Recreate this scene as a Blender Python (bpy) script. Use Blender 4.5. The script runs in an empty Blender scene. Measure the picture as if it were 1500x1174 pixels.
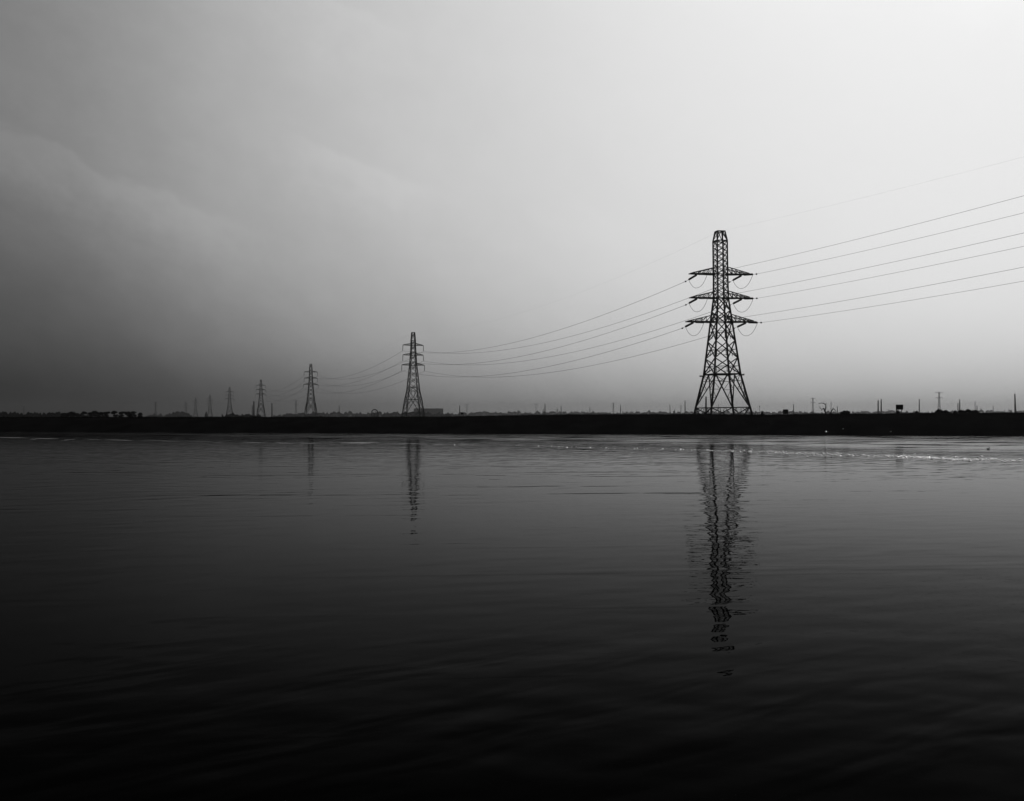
import bpy, math, random
from mathutils import Vector, Matrix, noise as mnoise
R = math.radians
rnd = random.Random(11)
scene = bpy.context.scene
C = scene.collection

# ------------------------------------------------------------------ camera
F = 1500.0            # focal length in pixels of the 1500 px wide photograph
CAM_H = 3.4           # metres above the water
HORIZON = 611.0       # photograph row of the horizon
cam_d = bpy.data.cameras.new('camera')
cam_d.lens = 36.0
cam_d.sensor_width = 36.0
cam_d.shift_y = (HORIZON - 587.0) / 1500.0
cam_d.clip_start = 0.1
cam_d.clip_end = 20000
cam = bpy.data.objects.new('camera', cam_d)
cam.location = (0, 0, CAM_H)
cam.rotation_euler = (R(90), 0, 0)
C.objects.link(cam)
scene.camera = cam
scene.view_settings.view_transform = 'Standard'
scene.view_settings.look = 'None'
scene.view_settings.exposure = 0
scene.view_settings.gamma = 1
scene.view_settings.use_curve_mapping = False
scene.cycles.volume_bounces = 1
scene.cycles.max_bounces = 6

def at(px, py, D):
    """world point seen at photo pixel (px, py) at depth D"""
    return Vector(((px - 750) / F * D, D, CAM_H + (HORIZON - py) / F * D))

# ------------------------------------------------------------------ sky
SUN_EL, SUN_AZ = R(52), R(28)       # azimuth measured from the view axis to the right
AZ_PTS = [(-180, -3.2), (-90, -2.6), (-60, -1.8), (-27, -.72), (-14, .47), (0, 1.55), (14, 2.45), (27, 2.9), (60, 2.4), (100, .4), (180, -3.2)]
EL_PTS = [(-5, -1.85), (0, -1.7), (1.5, -1.5), (3.5, -1.12), (7, -.7), (11, -.3), (17, 0), (23, .1), (34, -.2), (45, -1.8), (60, -3.2), (90, -3.6)]
SKY_GAIN = 4.75
WISPS = [  # az0, el0, az1, el1 (degrees), width, strength: pale torn cloud edges
    (-27.5, 14.2, -15.5, 10.2, .9, .24), (-11.5, 14.6, -5.0, 12.4, .8, .26), (-12.5, 22.5, -6.5, 20.5, .8, .22),
    (22.5, 22.6, 28, 21.3, .9, .95), (3.5, 11.6, 8.5, 9.3, .8, .14), (-34, 17, -27.5, 14.2, 1.0, .22)]
w = bpy.data.worlds.new('World')
scene.world = w
w.use_nodes = True
nt = w.node_tree
nt.nodes.clear()
def N(t, **kw):
    n = nt.nodes.new(t)
    for k, v in kw.items():
        setattr(n, k, v)
    return n
def L(a, b): nt.links.new(a, b)
def MATH(op, a, b=None, c=None, clamp=False):
    n = N('ShaderNodeMath', operation=op, use_clamp=clamp)
    for i, v in enumerate((a, b, c)):
        if v is None: continue
        if isinstance(v, (int, float)): n.inputs[i].default_value = v
        else: L(v, n.inputs[i])
    return n.outputs[0]
def CURVE(val, pts, lo, hi, vlo, vhi):
    t = MATH('DIVIDE', MATH('SUBTRACT', val, lo), hi - lo, clamp=True)
    n = N('ShaderNodeFloatCurve')
    cv = n.mapping.curves[0]
    P = [((x - lo) / (hi - lo), (y - vlo) / (vhi - vlo)) for x, y in pts]
    while len(cv.points) < len(P): cv.points.new(.5, .5)
    for p, q in zip(cv.points, P):
        p.location = q; p.handle_type = 'AUTO'
    n.mapping.extend = 'HORIZONTAL'
    n.mapping.update()
    L(t, n.inputs['Value'])
    return MATH('ADD', MATH('MULTIPLY', n.outputs[0], vhi - vlo), vlo)
tc = N('ShaderNodeTexCoord')
sep = N('ShaderNodeSeparateXYZ'); L(tc.outputs['Generated'], sep.inputs[0])
az = MATH('MULTIPLY', MATH('ARCTAN2', sep.outputs[0], sep.outputs[1]), 180 / math.pi)
el = MATH('MULTIPLY', MATH('ARCSINE', sep.outputs[2]), 180 / math.pi)
tA = CURVE(az, AZ_PTS, -180, 180, -10, 10)
tB = CURVE(el, EL_PTS, -5, 90, -10, 10)
# the storm side (left) is duller towards the horizon than the bright side
lean = MATH('SUBTRACT', 1, MATH('MULTIPLY', MATH('MINIMUM', MATH('MAXIMUM', MATH('DIVIDE', az, 27), -1.2), 1.2), .27))
t = MATH('ADD', tA, MATH('MULTIPLY', tB, lean))
# broad soft cloud masses and finer torn texture
mp = N('ShaderNodeCombineXYZ')
L(MATH('ADD', az, MATH('MULTIPLY', el, .5)), mp.inputs[0]); L(MATH('ADD', MATH('MULTIPLY', el, 1.7), MATH('MULTIPLY', az, .55)), mp.inputs[1])
n1 = N('ShaderNodeTexNoise'); n1.inputs['Scale'].default_value = .07; n1.inputs['Detail'].default_value = 5; n1.inputs['Roughness'].default_value = .5
L(mp.outputs[0], n1.inputs['Vector'])
n2 = N('ShaderNodeTexNoise'); n2.inputs['Scale'].default_value = .4; n2.inputs['Detail'].default_value = 11; n2.inputs['Roughness'].default_value = .66
mp2 = N('ShaderNodeCombineXYZ'); L(az, mp2.inputs[0]); L(MATH('ADD', MATH('MULTIPLY', el, 1.25), MATH('MULTIPLY', az, .25)), mp2.inputs[1])
L(mp2.outputs[0], n2.inputs['Vector'])
t = MATH('ADD', t, MATH('MULTIPLY', MATH('SUBTRACT', n1.outputs['Fac'], .5), .5))
t = MATH('ADD', t, MATH('MULTIPLY', MATH('SUBTRACT', n2.outputs['Fac'], .5), .36))
for (a0, e0, a1, e1, wd, st) in WISPS:
    dx, dy = a1 - a0, e1 - e0
    ll = math.hypot(dx, dy); dx /= ll; dy /= ll
    pa = MATH('SUBTRACT', az, a0); pe = MATH('SUBTRACT', el, e0)
    u = MATH('DIVIDE', MATH('ADD', MATH('MULTIPLY', pa, dx), MATH('MULTIPLY', pe, dy)), ll)
    v = MATH('ADD', MATH('MULTIPLY', pe, dx), MATH('MULTIPLY', pa, -dy))
    v = MATH('ADD', v, MATH('MULTIPLY', MATH('SUBTRACT', n2.outputs['Fac'], .5), 3.2))
    # sharp upper rim, long soft lower side
    up = MATH('DIVIDE', MATH('MAXIMUM', v, 0), wd * .45)
    dn = MATH('DIVIDE', MATH('MAXIMUM', MATH('MULTIPLY', v, -1), 0), wd * 2.4)
    g = MATH('EXPONENT', MATH('MULTIPLY', MATH('ADD', MATH('MULTIPLY', up, up), MATH('MULTIPLY', dn, dn)), -1))
    uu = MATH('MULTIPLY', MATH('SUBTRACT', u, .5), 1.7)
    g2 = MATH('EXPONENT', MATH('MULTIPLY', MATH('POWER', MATH('ABSOLUTE', uu), 4), -1))
    t = MATH('ADD', t, MATH('MULTIPLY', MATH('MULTIPLY', g, g2), st))
sig = MATH('DIVIDE', SKY_GAIN, MATH('ADD', 1, MATH('EXPONENT', MATH('MULTIPLY', t, -1))))
sky = N('ShaderNodeTexSky', sky_type='NISHITA')
sky.sun_disc = False
sky.sun_elevation = SUN_EL
sky.sun_rotation = SUN_AZ
sky.dust_density = 4.0
bw = N('ShaderNodeRGBToBW'); L(sky.outputs[0], bw.inputs[0])
# overcast: the deck flattens the clear-sky gradient, so only part of it comes through
base = MATH('ADD', MATH('MULTIPLY', bw.outputs[0], .12), .9)
val = MATH('MULTIPLY', base, sig)
bg = N('ShaderNodeBackground'); bg.inputs['Strength'].default_value = .1
L(val, bg.inputs['Color'])
wo = N('ShaderNodeOutputWorld'); L(bg.outputs[0], wo.inputs[0])

# ------------------------------------------------------------------ sun behind the overcast
sd = bpy.data.lights.new('sun', 'SUN')
sd.energy = 1.0
sd.angle = R(14)
sd.color = (1, .99, .97)
so = bpy.data.objects.new('sun', sd)
sv = Vector((math.sin(SUN_AZ) * math.cos(SUN_EL), math.cos(SUN_AZ) * math.cos(SUN_EL), math.sin(SUN_EL)))
so.rotation_euler = (-sv).to_track_quat('-Z', 'Y').to_euler()
so.location = (0, 60, 120)
C.objects.link(so)

# ------------------------------------------------------------------ materials
def mat(name, v, rough=.8, var=.3, scale=3.0, metallic=0, spec=.3, detail=4):
    m = bpy.data.materials.new(name); m.use_nodes = True
    t_ = m.node_tree
    b = t_.nodes['Principled BSDF']
    tcn = t_.nodes.new('ShaderNodeTexCoord')
    nz = t_.nodes.new('ShaderNodeTexNoise'); nz.inputs['Scale'].default_value = scale; nz.inputs['Detail'].default_value = detail
    t_.links.new(tcn.outputs['Object'], nz.inputs['Vector'])
    cr = t_.nodes.new('ShaderNodeValToRGB')
    cr.color_ramp.elements[0].position = .3; cr.color_ramp.elements[1].position = .7
    lo, hi = v * (1 - var), v * (1 + var)
    cr.color_ramp.elements[0].color = (lo, lo, lo, 1); cr.color_ramp.elements[1].color = (hi, hi, hi, 1)
    t_.links.new(nz.outputs['Fac'], cr.inputs[0]); t_.links.new(cr.outputs[0], b.inputs['Base Color'])
    b.inputs['Roughness'].default_value = rough; b.inputs['Metallic'].default_value = metallic
    b.inputs['Specular IOR Level'].default_value = spec
    return m
M_STEEL = mat('weathered_steel', .035, .75, .3, 2.0, spec=.2)
M_WIRE = mat('dull_aluminium', .045, .7, .15, 1.0, spec=.2)
M_GLASS = mat('insulator_ceramic', .025, .5, .2, 4.0)
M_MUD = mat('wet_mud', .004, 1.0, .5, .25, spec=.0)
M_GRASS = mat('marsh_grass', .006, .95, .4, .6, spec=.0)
M_LEAF = mat('foliage', .02, .95, .4, .8, spec=.0)
M_BARK = mat('bark', .03, .95, .3, 3.0, spec=.05)
M_BRICK = mat('chimney_brick', .06, .9, .25, .3, spec=.1)
M_BOARD = mat('painted_board', .012, .9, .3, 3.0, spec=.05)
M_PLASTER = mat('weathered_wall', .10, .9, .2, .08, spec=.1)
M_DARKGLASS = mat('window_opening', .02, .4, .2, 1)
M_WHITE = mat('white_paint', .8, .6, .05, 5.0)
M_STONE = mat('pale_stone', .22, .9, .3, 6.0)
M_FOAM_GLINT = mat('foam', .85, .8, .08, 5.0)
def foam_glint(m):      # foam and wave glints: translucent, with a strong white gloss put in for sparkle
    t_ = m.node_tree; out = [n for n in t_.nodes if n.type == 'OUTPUT_MATERIAL'][0]; b = t_.nodes['Principled BSDF']
    tr = t_.nodes.new('ShaderNodeBsdfTranslucent'); tr.inputs[0].default_value = (.85, .85, .85, 1)
    gl = t_.nodes.new('ShaderNodeBsdfGlossy'); gl.inputs['Color'].default_value = (.9, .9, .9, 1); gl.inputs['Roughness'].default_value = .25
    m1 = t_.nodes.new('ShaderNodeMixShader'); m2 = t_.nodes.new('ShaderNodeMixShader')
    m1.inputs[0].default_value = .4; m2.inputs[0].default_value = .75
    t_.links.new(b.outputs[0], m1.inputs[1]); t_.links.new(tr.outputs[0], m1.inputs[2])
    t_.links.new(m1.outputs[0], m2.inputs[1]); t_.links.new(gl.outputs[0], m2.inputs[2])
    t_.links.new(m2.outputs[0], out.inputs[0])
foam_glint(M_FOAM_GLINT)
M_FEATHER = mat('dark_feather', .02, .8, .4, 20)

# ------------------------------------------------------------------ mesh helpers
class MB:
    def __init__(s): s.v = []; s.f = []
    def beam(s, p, q, wd, wd2=None, ell=False):
        p = Vector(p); q = Vector(q); d = q - p
        if d.length < 1e-5: return
        d.normalize()
        up = Vector((0, 0, 1)) if abs(d.z) < .95 else Vector((0, 1, 0))
        a = d.cross(up).normalized(); b = a.cross(d)
        if ell:     # L-section angle
            h = wd / 2; k = wd * .32
            prof = [(-h, -h), (h, -h), (h, -h + k), (-h + k, -h + k), (-h + k, h), (-h, h)]
        else:
            h = wd / 2; prof = [(-h, -h), (h, -h), (h, h), (-h, h)]
        sc = 1 if wd2 is None else wd2 / wd
        n = len(prof); i0 = len(s.v)
        for x, y in prof: s.v.append(p + a * x + b * y)
        for x, y in prof: s.v.append(q + (a * x + b * y) * sc)
        for i in range(n):
            j = (i + 1) % n
            s.f.append((i0 + i, i0 + j, i0 + n + j, i0 + n + i))
        s.f.append(tuple(i0 + i for i in reversed(range(n)))); s.f.append(tuple(i0 + n + i for i in range(n)))
    def box(s, c, sx, sy, sz):
        c = Vector(c); s.beam_box(c, sx, sy, sz)
    def beam_box(s, c, sx, sy, sz):
        i0 = len(s.v)
        for dz in (-.5, .5):
            for dx, dy in ((-.5, -.5), (.5, -.5), (.5, .5), (-.5, .5)):
                s.v.append(c + Vector((dx * sx, dy * sy, dz * sz)))
        for f in ((3, 2, 1, 0), (4, 5, 6, 7), (0, 1, 5, 4), (1, 2, 6, 5), (2, 3, 7, 6), (3, 0, 4, 7)):
            s.f.append(tuple(i0 + k for k in f))
    def tube(s, pts, rad, n=6):
        pts = [Vector(p) for p in pts]
        if not hasattr(rad, '__len__'): rad = [rad] * len(pts)
        i0 = len(s.v)
        prev = None
        for i, p in enumerate(pts):
            d = (pts[min(i + 1, len(pts) - 1)] - pts[max(i - 1, 0)])
            if d.length < 1e-6: d = Vector((0, 0, 1))
            d.normalize()
            if prev is None:
                up = Vector((0, 0, 1)) if abs(d.z) < .9 else Vector((0, 1, 0))
                a = d.cross(up).normalized()
            else:
                a = (prev - d * prev.dot(d)).normalized()
            prev = a; b = d.cross(a)
            for k in range(n):
                th = 2 * math.pi * k / n
                s.v.append(p + (a * math.cos(th) + b * math.sin(th)) * rad[i])
        for i in range(len(pts) - 1):
            for k in range(n):
                j = (k + 1) % n
                s.f.append((i0 + i * n + k, i0 + i * n + j, i0 + (i + 1) * n + j, i0 + (i + 1) * n + k))
        s.f.append(tuple(i0 + k for k in reversed(range(n))))
        m = i0 + (len(pts) - 1) * n
        s.f.append(tuple(m + k for k in range(n)))
    def tri(s, a, b, c):
        i = len(s.v); s.v += [Vector(a), Vector(b), Vector(c)]; s.f.append((i, i + 1, i + 2))
    def quad(s, a, b, c, d):
        i = len(s.v); s.v += [Vector(a), Vector(b), Vector(c), Vector(d)]; s.f.append((i, i + 1, i + 2, i + 3))
    def build(s, name, m, parent=None, origin=None, smooth=False):
        o0 = Vector(origin) if origin is not None else Vector((0, 0, 0))
        me = bpy.data.meshes.new(name)
        me.from_pydata([tuple(v - o0) for v in s.v], [], s.f)
        me.materials.append(m)
        if smooth:
            for p in me.polygons: p.use_smooth = True
        me.update()
        o = bpy.data.objects.new(name, me)
        o.location = o0
        C.objects.link(o)
        if parent is not None: o.parent = parent
        return o
def tag(o, label=None, cat=None, group=None, kind=None):
    if label: o['label'] = label
    if cat: o['category'] = cat
    if group: o['group'] = group
    if kind: o['kind'] = kind
    return o
def empty(name, loc, rz=0, ry=0):
    o = bpy.data.objects.new(name, None); o.empty_display_size = .5
    o.location = loc; o.rotation_euler = (0, ry, rz)
    C.objects.link(o); return o
def copy_tree(o, parent=None):
    c = o.copy(); C.objects.link(c)
    if parent is not None: c.parent = parent
    for ch in list(o.children): copy_tree(ch, c)
    return c
def interp(tab, x):
    if x <= tab[0][0]: return tab[0][1]
    for (a, b), (c, d) in zip(tab, tab[1:]):
        if x <= c: return b + (d - b) * (x - a) / (c - a)
    return tab[-1][1]

# ------------------------------------------------------------------ ground
CREST = [(-400, 3.25), (-124, 3.25), (-60, 3.3), (-14, 3.35), (-7, 3.6), (14, 3.9), (40, 3.95), (52, 3.8), (60, 3.95), (80, 4.1), (105, 4.25), (300, 4.3)]
def bank_y(x):
    xc = max(-420, min(330, x))
    return 202.1 - .258 * xc + 1.3 * mnoise.noise(Vector((x * .035, 3.1, 0))) + .5 * mnoise.noise(Vector((x * .16, 7.7, 0)))
def ground_z(x, n):
    zc = interp(CREST, x)
    if n <= 0: return .14 * n
    if n < 16:
        u = n / 16.0
        z = zc * (1 - (1 - u) ** 1.8)
    elif n < 45:
        u = (n - 16) / 29.0; u = u * u * (3 - 2 * u)
        z = zc + (3.25 - zc) * u
    else: z = 3.25
    amp = min(1, n / 5.0) * (1 if n < 60 else max(.25, 1 - (n - 60) / 200))
    z += amp * (.13 * mnoise.noise(Vector((x * .12, n * .12, 2))) + .10 * mnoise.noise(Vector((x * .55, n * .4, 5))))
    return z
def gz_world(x, y): return ground_z(x, y - bank_y(x))
xs = []
x = -3300.0
while x < 3300:
    xs.append(x)
    ax = abs(x + (5 if x < 0 else -5))
    x += .9 if ax < 150 else (3 if ax < 260 else min(250, (ax - 180) * .12))
xs.append(3300.0)
ns = [-14, -7, -3, -1.2, 0, .5, 1, 1.6, 2.3, 3.1, 4, 5, 6, 7.2, 8.5, 10, 11.5, 13, 14.2, 15.2, 16, 17, 18.5, 20, 22, 24, 27, 30, 34, 39, 45, 52, 60, 72, 90, 115, 150, 200, 270, 360, 480, 640, 850, 1150, 1500, 2000, 2700, 3600, 4600, 5000]
gm = MB()
for n_ in ns:
    for x in xs:
        y = bank_y(x) + n_
        gm.v.append(Vector((x, y, ground_z(x, n_))))
W_ = len(xs)
for i in range(len(ns) - 1):
    for j in range(W_ - 1):
        gm.f.append((i * W_ + j, i * W_ + j + 1, (i + 1) * W_ + j + 1, (i + 1) * W_ + j))
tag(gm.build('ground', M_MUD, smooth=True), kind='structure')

# ------------------------------------------------------------------ water
def water_material():
    m = bpy.data.materials.new('river_water'); m.use_nodes = True
    t_ = m.node_tree; t_.nodes.clear()
    def n(t, **kw):
        o = t_.nodes.new(t)
        for k, v in kw.items(): setattr(o, k, v)
        return o
    def lk(a, b): t_.links.new(a, b)
    def ma(op, a, b=None, clamp=False):
        o = n('ShaderNodeMath', operation=op, use_clamp=clamp)
        for i, v in enumerate((a, b)):
            if v is None: continue
            if isinstance(v, (int, float)): o.inputs[i].default_value = v
            else: lk(v, o.inputs[i])
        return o.outputs[0]
    tcn = n('ShaderNodeTexCoord')
    sp = n('ShaderNodeSeparateXYZ'); lk(tcn.outputs['Object'], sp.inputs[0])
    def noise(sx, sy, rot, scale, detail, rough=.5, dist=0):
        mp_ = n('ShaderNodeMapping', vector_type='TEXTURE'); mp_.inputs['Scale'].default_value = (1 / sx, 1 / sy, 1); mp_.inputs['Rotation'].default_value = (0, 0, R(rot))
        lk(tcn.outputs['Object'], mp_.inputs[0])
        nz = n('ShaderNodeTexNoise'); nz.inputs['Scale'].default_value = scale; nz.inputs['Detail'].default_value = detail
        nz.inputs['Roughness'].default_value = rough; nz.inputs['Distortion'].default_value = dist
        lk(mp_.outputs[0], nz.inputs['Vector'])
        return nz.outputs['Fac']
    swell = noise(.55, 1.0, 18, .95, 1.3, .4)      # metre long gentle ripples, crests drawn out sideways
    fine = noise(.6, 1.0, -9, 3.0, 2, .5)          # hand-wide wavelets
    broad = noise(.35, 1.0, 4, .16, 2, .5)         # slow patches of calmer and livelier water
    # ruffled current between the tide line and the far bank
    fc = n('ShaderNodeFloatCurve')
    pts = [(-120, 186), (-85, 172), (-12.9, 131), (20.6, 105), (40, 82), (60, 58)]
    cv = fc.mapping.curves[0]
    while len(cv.points) < len(pts): cv.points.new(.5, .5)
    for p, (a, b) in zip(cv.points, pts): p.location = ((a + 120) / 180, b / 200)
    fc.mapping.update()
    lk(ma('DIVIDE', ma('ADD', sp.outputs[0], 120), 180, True), fc.inputs['Value'])
    off = ma('SUBTRACT', sp.outputs[1], ma('MULTIPLY', fc.outputs[0], 200))
    inside = ma('DIVIDE', ma('ADD', off, 6), 12, True)
    side = ma('DIVIDE', ma('ADD', sp.outputs[0], 75), 105, True)
    ruff = ma('MULTIPLY', inside, ma('ADD', ma('MULTIPLY', side, .85), .10))
    chop = noise(.22, 1.0, 6, .55, 3, .55)
    streak = noise(.12, 1.0, 5, .35, 3, .5)        # long dark slicks
    st = ma('MULTIPLY', ma('MAXIMUM', ma('SUBTRACT', streak, .60), 0), 1.0)
    h = ma('MULTIPLY', swell, WATER['swell'])
    h = ma('ADD', h, ma('MULTIPLY', fine, WATER['fine']))
    live = ma('ADD', ma('MULTIPLY', broad, 1.4), .3)
    h = ma('MULTIPLY', h, live)
    # a livelier patch close to the near shore: longer slanting ripples
    near = ma('DIVIDE', ma('SUBTRACT', 21, ma('ADD', sp.outputs[1], ma('MULTIPLY', broad, 6))), 7, True)
    long_ = noise(.42, 1.0, 38, 1.0, 2.2, .45, .3)
    cross = noise(.5, 1.0, -30, .8, 1.5, .4)
    h = ma('ADD', h, ma('MULTIPLY', ma('MULTIPLY', ma('ADD', long_, ma('MULTIPLY', cross, .5)), near), WATER['near']))
    h = ma('ADD', h, ma('MULTIPLY', ma('MULTIPLY', chop, ruff), WATER['chop']))
    h = ma('ADD', h, ma('MULTIPLY', st, WATER['streak']))
    # sub-pixel ripples of the current: rough where lively, glassy slicks between
    slick = noise(.34, 1.0, 4, .21, 3, .6)
    calm = ma('DIVIDE', ma('SUBTRACT', slick, .40), .10, True)
    inside2 = ma('DIVIDE', ma('ADD', off, 10), 45, True)
    lively = ma('MULTIPLY', ma('MULTIPLY', inside2, ma('ADD', ma('MULTIPLY', calm, 1.0), .0)), ma('ADD', ma('MULTIPLY', side, .4), .6))
    rgh = ma('ADD', ma('MULTIPLY', lively, WATER['ruffle']), WATER['rough'])
    bp = n('ShaderNodeBump'); bp.inputs['Strength'].default_value = 1; bp.inputs['Distance'].default_value = 1
    lk(h, bp.inputs['Height'])
    # reflectance falls off far faster than Fresnel: near-water darkening put into the gloss colour
    lw = n('ShaderNodeLayerWeight'); lk(bp.outputs[0], lw.inputs['Normal'])
    lw0 = n('ShaderNodeLayerWeight')
    wgt = ma('ADD', ma('MULTIPLY', near, .4), .55)
    nv = ma('SUBTRACT', 1, ma('ADD', ma('MULTIPLY', lw.outputs['Facing'], wgt), ma('MULTIPLY', lw0.outputs['Facing'], ma('SUBTRACT', 1, wgt))))
    refl = ma('MULTIPLY', ma('EXPONENT', ma('MULTIPLY', nv, -WATER['fall'])), WATER['r0'])
    refl = ma('MULTIPLY', refl, ma('SUBTRACT', 1, ma('MULTIPLY', lively, .06)))
    gl = n('ShaderNodeBsdfGlossy'); lk(rgh, gl.inputs['Roughness'])
    lk(refl, gl.inputs['Color']); lk(bp.outputs[0], gl.inputs['Normal'])
    df = n('ShaderNodeBsdfDiffuse'); df.inputs['Color'].default_value = (.0006, .0006, .0006, 1)
    ad = n('ShaderNodeAddShader'); lk(gl.outputs[0], ad.inputs[0]); lk(df.outputs[0], ad.inputs[1])
    out = n('ShaderNodeOutputMaterial'); lk(ad.outputs[0], out.inputs[0])
    return m
WATER = dict(near=.044, swell=.025, fine=.0016, chop=.035, streak=.10, ruffle=.135, rough=.006, fall=18.5, r0=1.09)
wm = MB()
wm.quad((-900, -60, 0), (900, -60, 0), (900, 420, 0), (-900, 420, 0))
tag(wm.build('river_water', water_material()), kind='structure')

# ------------------------------------------------------------------ pylons
def lattice(prof, levels, style, mb, wb, wr):
    """bracing between the four legs of a square tapering tower.  prof: half width by height"""
    corners = [(-1, -1), (1, -1), (1, 1), (-1, 1)]
    def P(c, z):
        a = interp(prof, z); return Vector((c[0] * a, c[1] * a, z))
    for (z0, z1), st in zip(zip(levels, levels[1:]), style):
        for k in range(4):
            c, d = corners[k], corners[(k + 1) % 4]
            A, B, A2, B2 = P(c, z0), P(d, z0), P(c, z1), P(d, z1)
            if 'h' in st: mb.beam(A2, B2, wb)
            if 'X' in st:
                mb.beam(A, B2, wb); mb.beam(B, A2, wb)
            if 'r' in st:   # redundant struts in the lower half of an X panel
                ctr = (A + B + A2 + B2) / 4
                mb.beam(ctr, (A + A2) / 2, wr); mb.beam(ctr, (B + B2) / 2, wr)
                mb.beam(A.lerp(ctr, .5), A.lerp(A2, .25), wr); mb.beam(B.lerp(ctr, .5), B.lerp(B2, .25), wr)
                mb.beam(ctr, (A + B) / 2 + (ctr - (A + B) / 2) * .25, wr)
            if 'K' in st:   # inverted V from the middle of the upper beam to the leg feet
                mid = (A2 + B2) / 2
                for lo, hi in ((A, A2), (B, B2)):
                    mb.beam(lo, mid, wb * 1.15)
                    for u in (.3, .55, .8):
                        mb.beam(lo.lerp(mid, u), lo.lerp(hi, u), wr)
                    for u, u2 in ((.3, .55), (.55, .8), (.8, 1)):
                        mb.beam(lo.lerp(mid, u), lo.lerp(hi, u2), wr)
            if 'V' in st:   # V standing on the middle of the lower edge
                mid = (A + B) / 2
                mb.beam(A2, mid, wb); mb.beam(B2, mid, wb)
                mb.beam(A.lerp(mid, .55), A2.lerp((A2 + B2) / 2, .45), wr); mb.beam(B.lerp(mid, .55), B2.lerp((A2 + B2) / 2, .45), wr)
                mb.beam(A, A2.lerp((A2 + B2) / 2, .4), wr); mb.beam(B, B2.lerp((A2 + B2) / 2, .4), wr)
def leg(prof, zs, c, wd0, wd1, name, parent, m):
    mb = MB()
    for z0, z1 in zip(zs, zs[1:]):
        a0, a1 = interp(prof, z0), interp(prof, z1)
        f0 = wd0 + (wd1 - wd0) * z0 / zs[-1]; f1 = wd0 + (wd1 - wd0) * z1 / zs[-1]
        mb.beam((c[0] * a0, c[1] * a0, z0), (c[0] * a1, c[1] * a1, z1), f0, f1, True)
    mb.box((c[0] * prof[0][1], c[1] * prof[0][1], -.2), .9, .9, .7)
    return mb.build(name, m, parent)
def arm(prof, s, zb, zt, Ltip, tipw, wb, wr, n=4):
    mb = MB()
    ab, at_ = interp(prof, zb), interp(prof, zt)
    Lt = Ltip * .93
    bot = {e: (Vector((s * ab, e * ab, zb)), Vector((s * Ltip, e * tipw, zb + .08))) for e in (-1, 1)}
    top = {e: (Vector((s * at_, e * at_, zt)), Vector((s * Lt, e * tipw, zb + .30))) for e in (-1, 1)}
    for e in (-1, 1):
        mb.beam(*bot[e], wb); mb.beam(*top[e], wb * .8)
        for i in range(1, n + 1):
            u = i / (n + .5); u0 = (i - 1) / (n + .5)
            b1 = bot[e][0].lerp(bot[e][1], u); t1 = top[e][0].lerp(top[e][1], u)
            b0 = bot[e][0].lerp(bot[e][1], u0); t0 = top[e][0].lerp(top[e][1], u0)
            mb.beam(b1, t1, wr); mb.beam(t0, b1, wr)
    for i in range(n + 1):
        u = i / n; u2 = min(1, (i + 1) / n)
        p, q = bot[-1][0].lerp(bot[-1][1], u), bot[1][0].lerp(bot[1][1], u)
        p2, q2 = bot[-1][0].lerp(bot[-1][1], u2), bot[1][0].lerp(bot[1][1], u2)
        mb.beam(p, q, wr); mb.beam(p, q2, wr); mb.beam(q, p2, wr)
    return mb
def string_mesh(p, q, nd, rd, core=.05):
    """a cap-and-pin insulator string from p to q"""
    p = Vector(p); q = Vector(q)
    pts, rad = [p], [core]
    for i in range(nd):
        for f, r_ in ((.12, core * 1.3), (.3, rd), (.62, rd * .8), (.78, core * 1.3)):
            pts.append(p.lerp(q, .04 + .92 * (i + f) / nd)); rad.append(r_)
    pts.append(q); rad.append(core)
    mb = MB(); mb.tube(pts, rad, 8)
    return mb

# --- the tension pylon (angle tower) on the near bank
D1, X1, BASE = 271.0, 55.6, 3.4
ROT1 = R(12)
LINE = Vector((-.345, .939, 0)).normalized()       # towards the second pylon
T1 = empty('transmission_pylon', (X1 + .05, D1, BASE), ROT1, R(-.85))
tag(T1, 'largest black lattice pylon, with six strained insulator arms, on the bank at right', 'pylon', 'lattice pylons of the main power line')
P1 = [(0, 5.82), (2.46, 5.35), (11.2, 3.62), (25.1, 2.14), (31.4, 1.46), (37.7, 1.40), (46.5, 1.41), (49.05, .97)]
for c in ((-1, -1), (1, -1), (1, 1), (-1, 1)):
    leg(P1, [0, 2.46, 11.2, 25.1, 31.4, 37.7, 46.5, 49.05], c, .54, .36, 'leg', T1, M_STEEL)
mb = MB()
lv = [0, 2.46, 11.2, 15.5, 20.0, 25.1, 28.0, 31.4]
lattice(P1, lv, ['Vh', 'Kh', 'Xr', 'Xr', 'Xrh', 'Xr', 'Xh'], mb, .23, .12)
lv2 = [31.4 + (37.7 - 31.4) * i / 4 for i in range(5)] + [37.7 + (46.5 - 37.7) * i / 6 for i in range(1, 7)]
lattice(P1, lv2, ['X', 'X', 'X', 'Xh', 'X', 'X', 'X', 'X', 'X', 'Xh'], mb, .15, .1)
mb.build('bracing', M_STEEL, T1)
mb = MB()      # the earth-wire peak: open frame with an inverted V under the top beams
for c, d in (((-1, -1), (1, -1)), ((1, -1), (1, 1)), ((1, 1), (-1, 1)), ((-1, 1), (-1, -1))):
    A = Vector((c[0] * 1.41, c[1] * 1.41, 46.5)); B = Vector((d[0] * 1.41, d[1] * 1.41, 46.5))
    A2 = Vector((c[0] * .97, c[1] * .97, 49.05)); B2 = Vector((d[0] * .97, d[1] * .97, 49.05))
    mb.beam(A2, B2, .24); mb.beam(A, (A2 + B2) / 2, .16); mb.beam(B, (A2 + B2) / 2, .16); mb.beam(A, B, .26)
mb.build('peak', M_STEEL, T1)
mb = MB()      # anti-climbing guard: a ring of beams with outriggers at the corners
a = interp(P1, 11.2)
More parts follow.
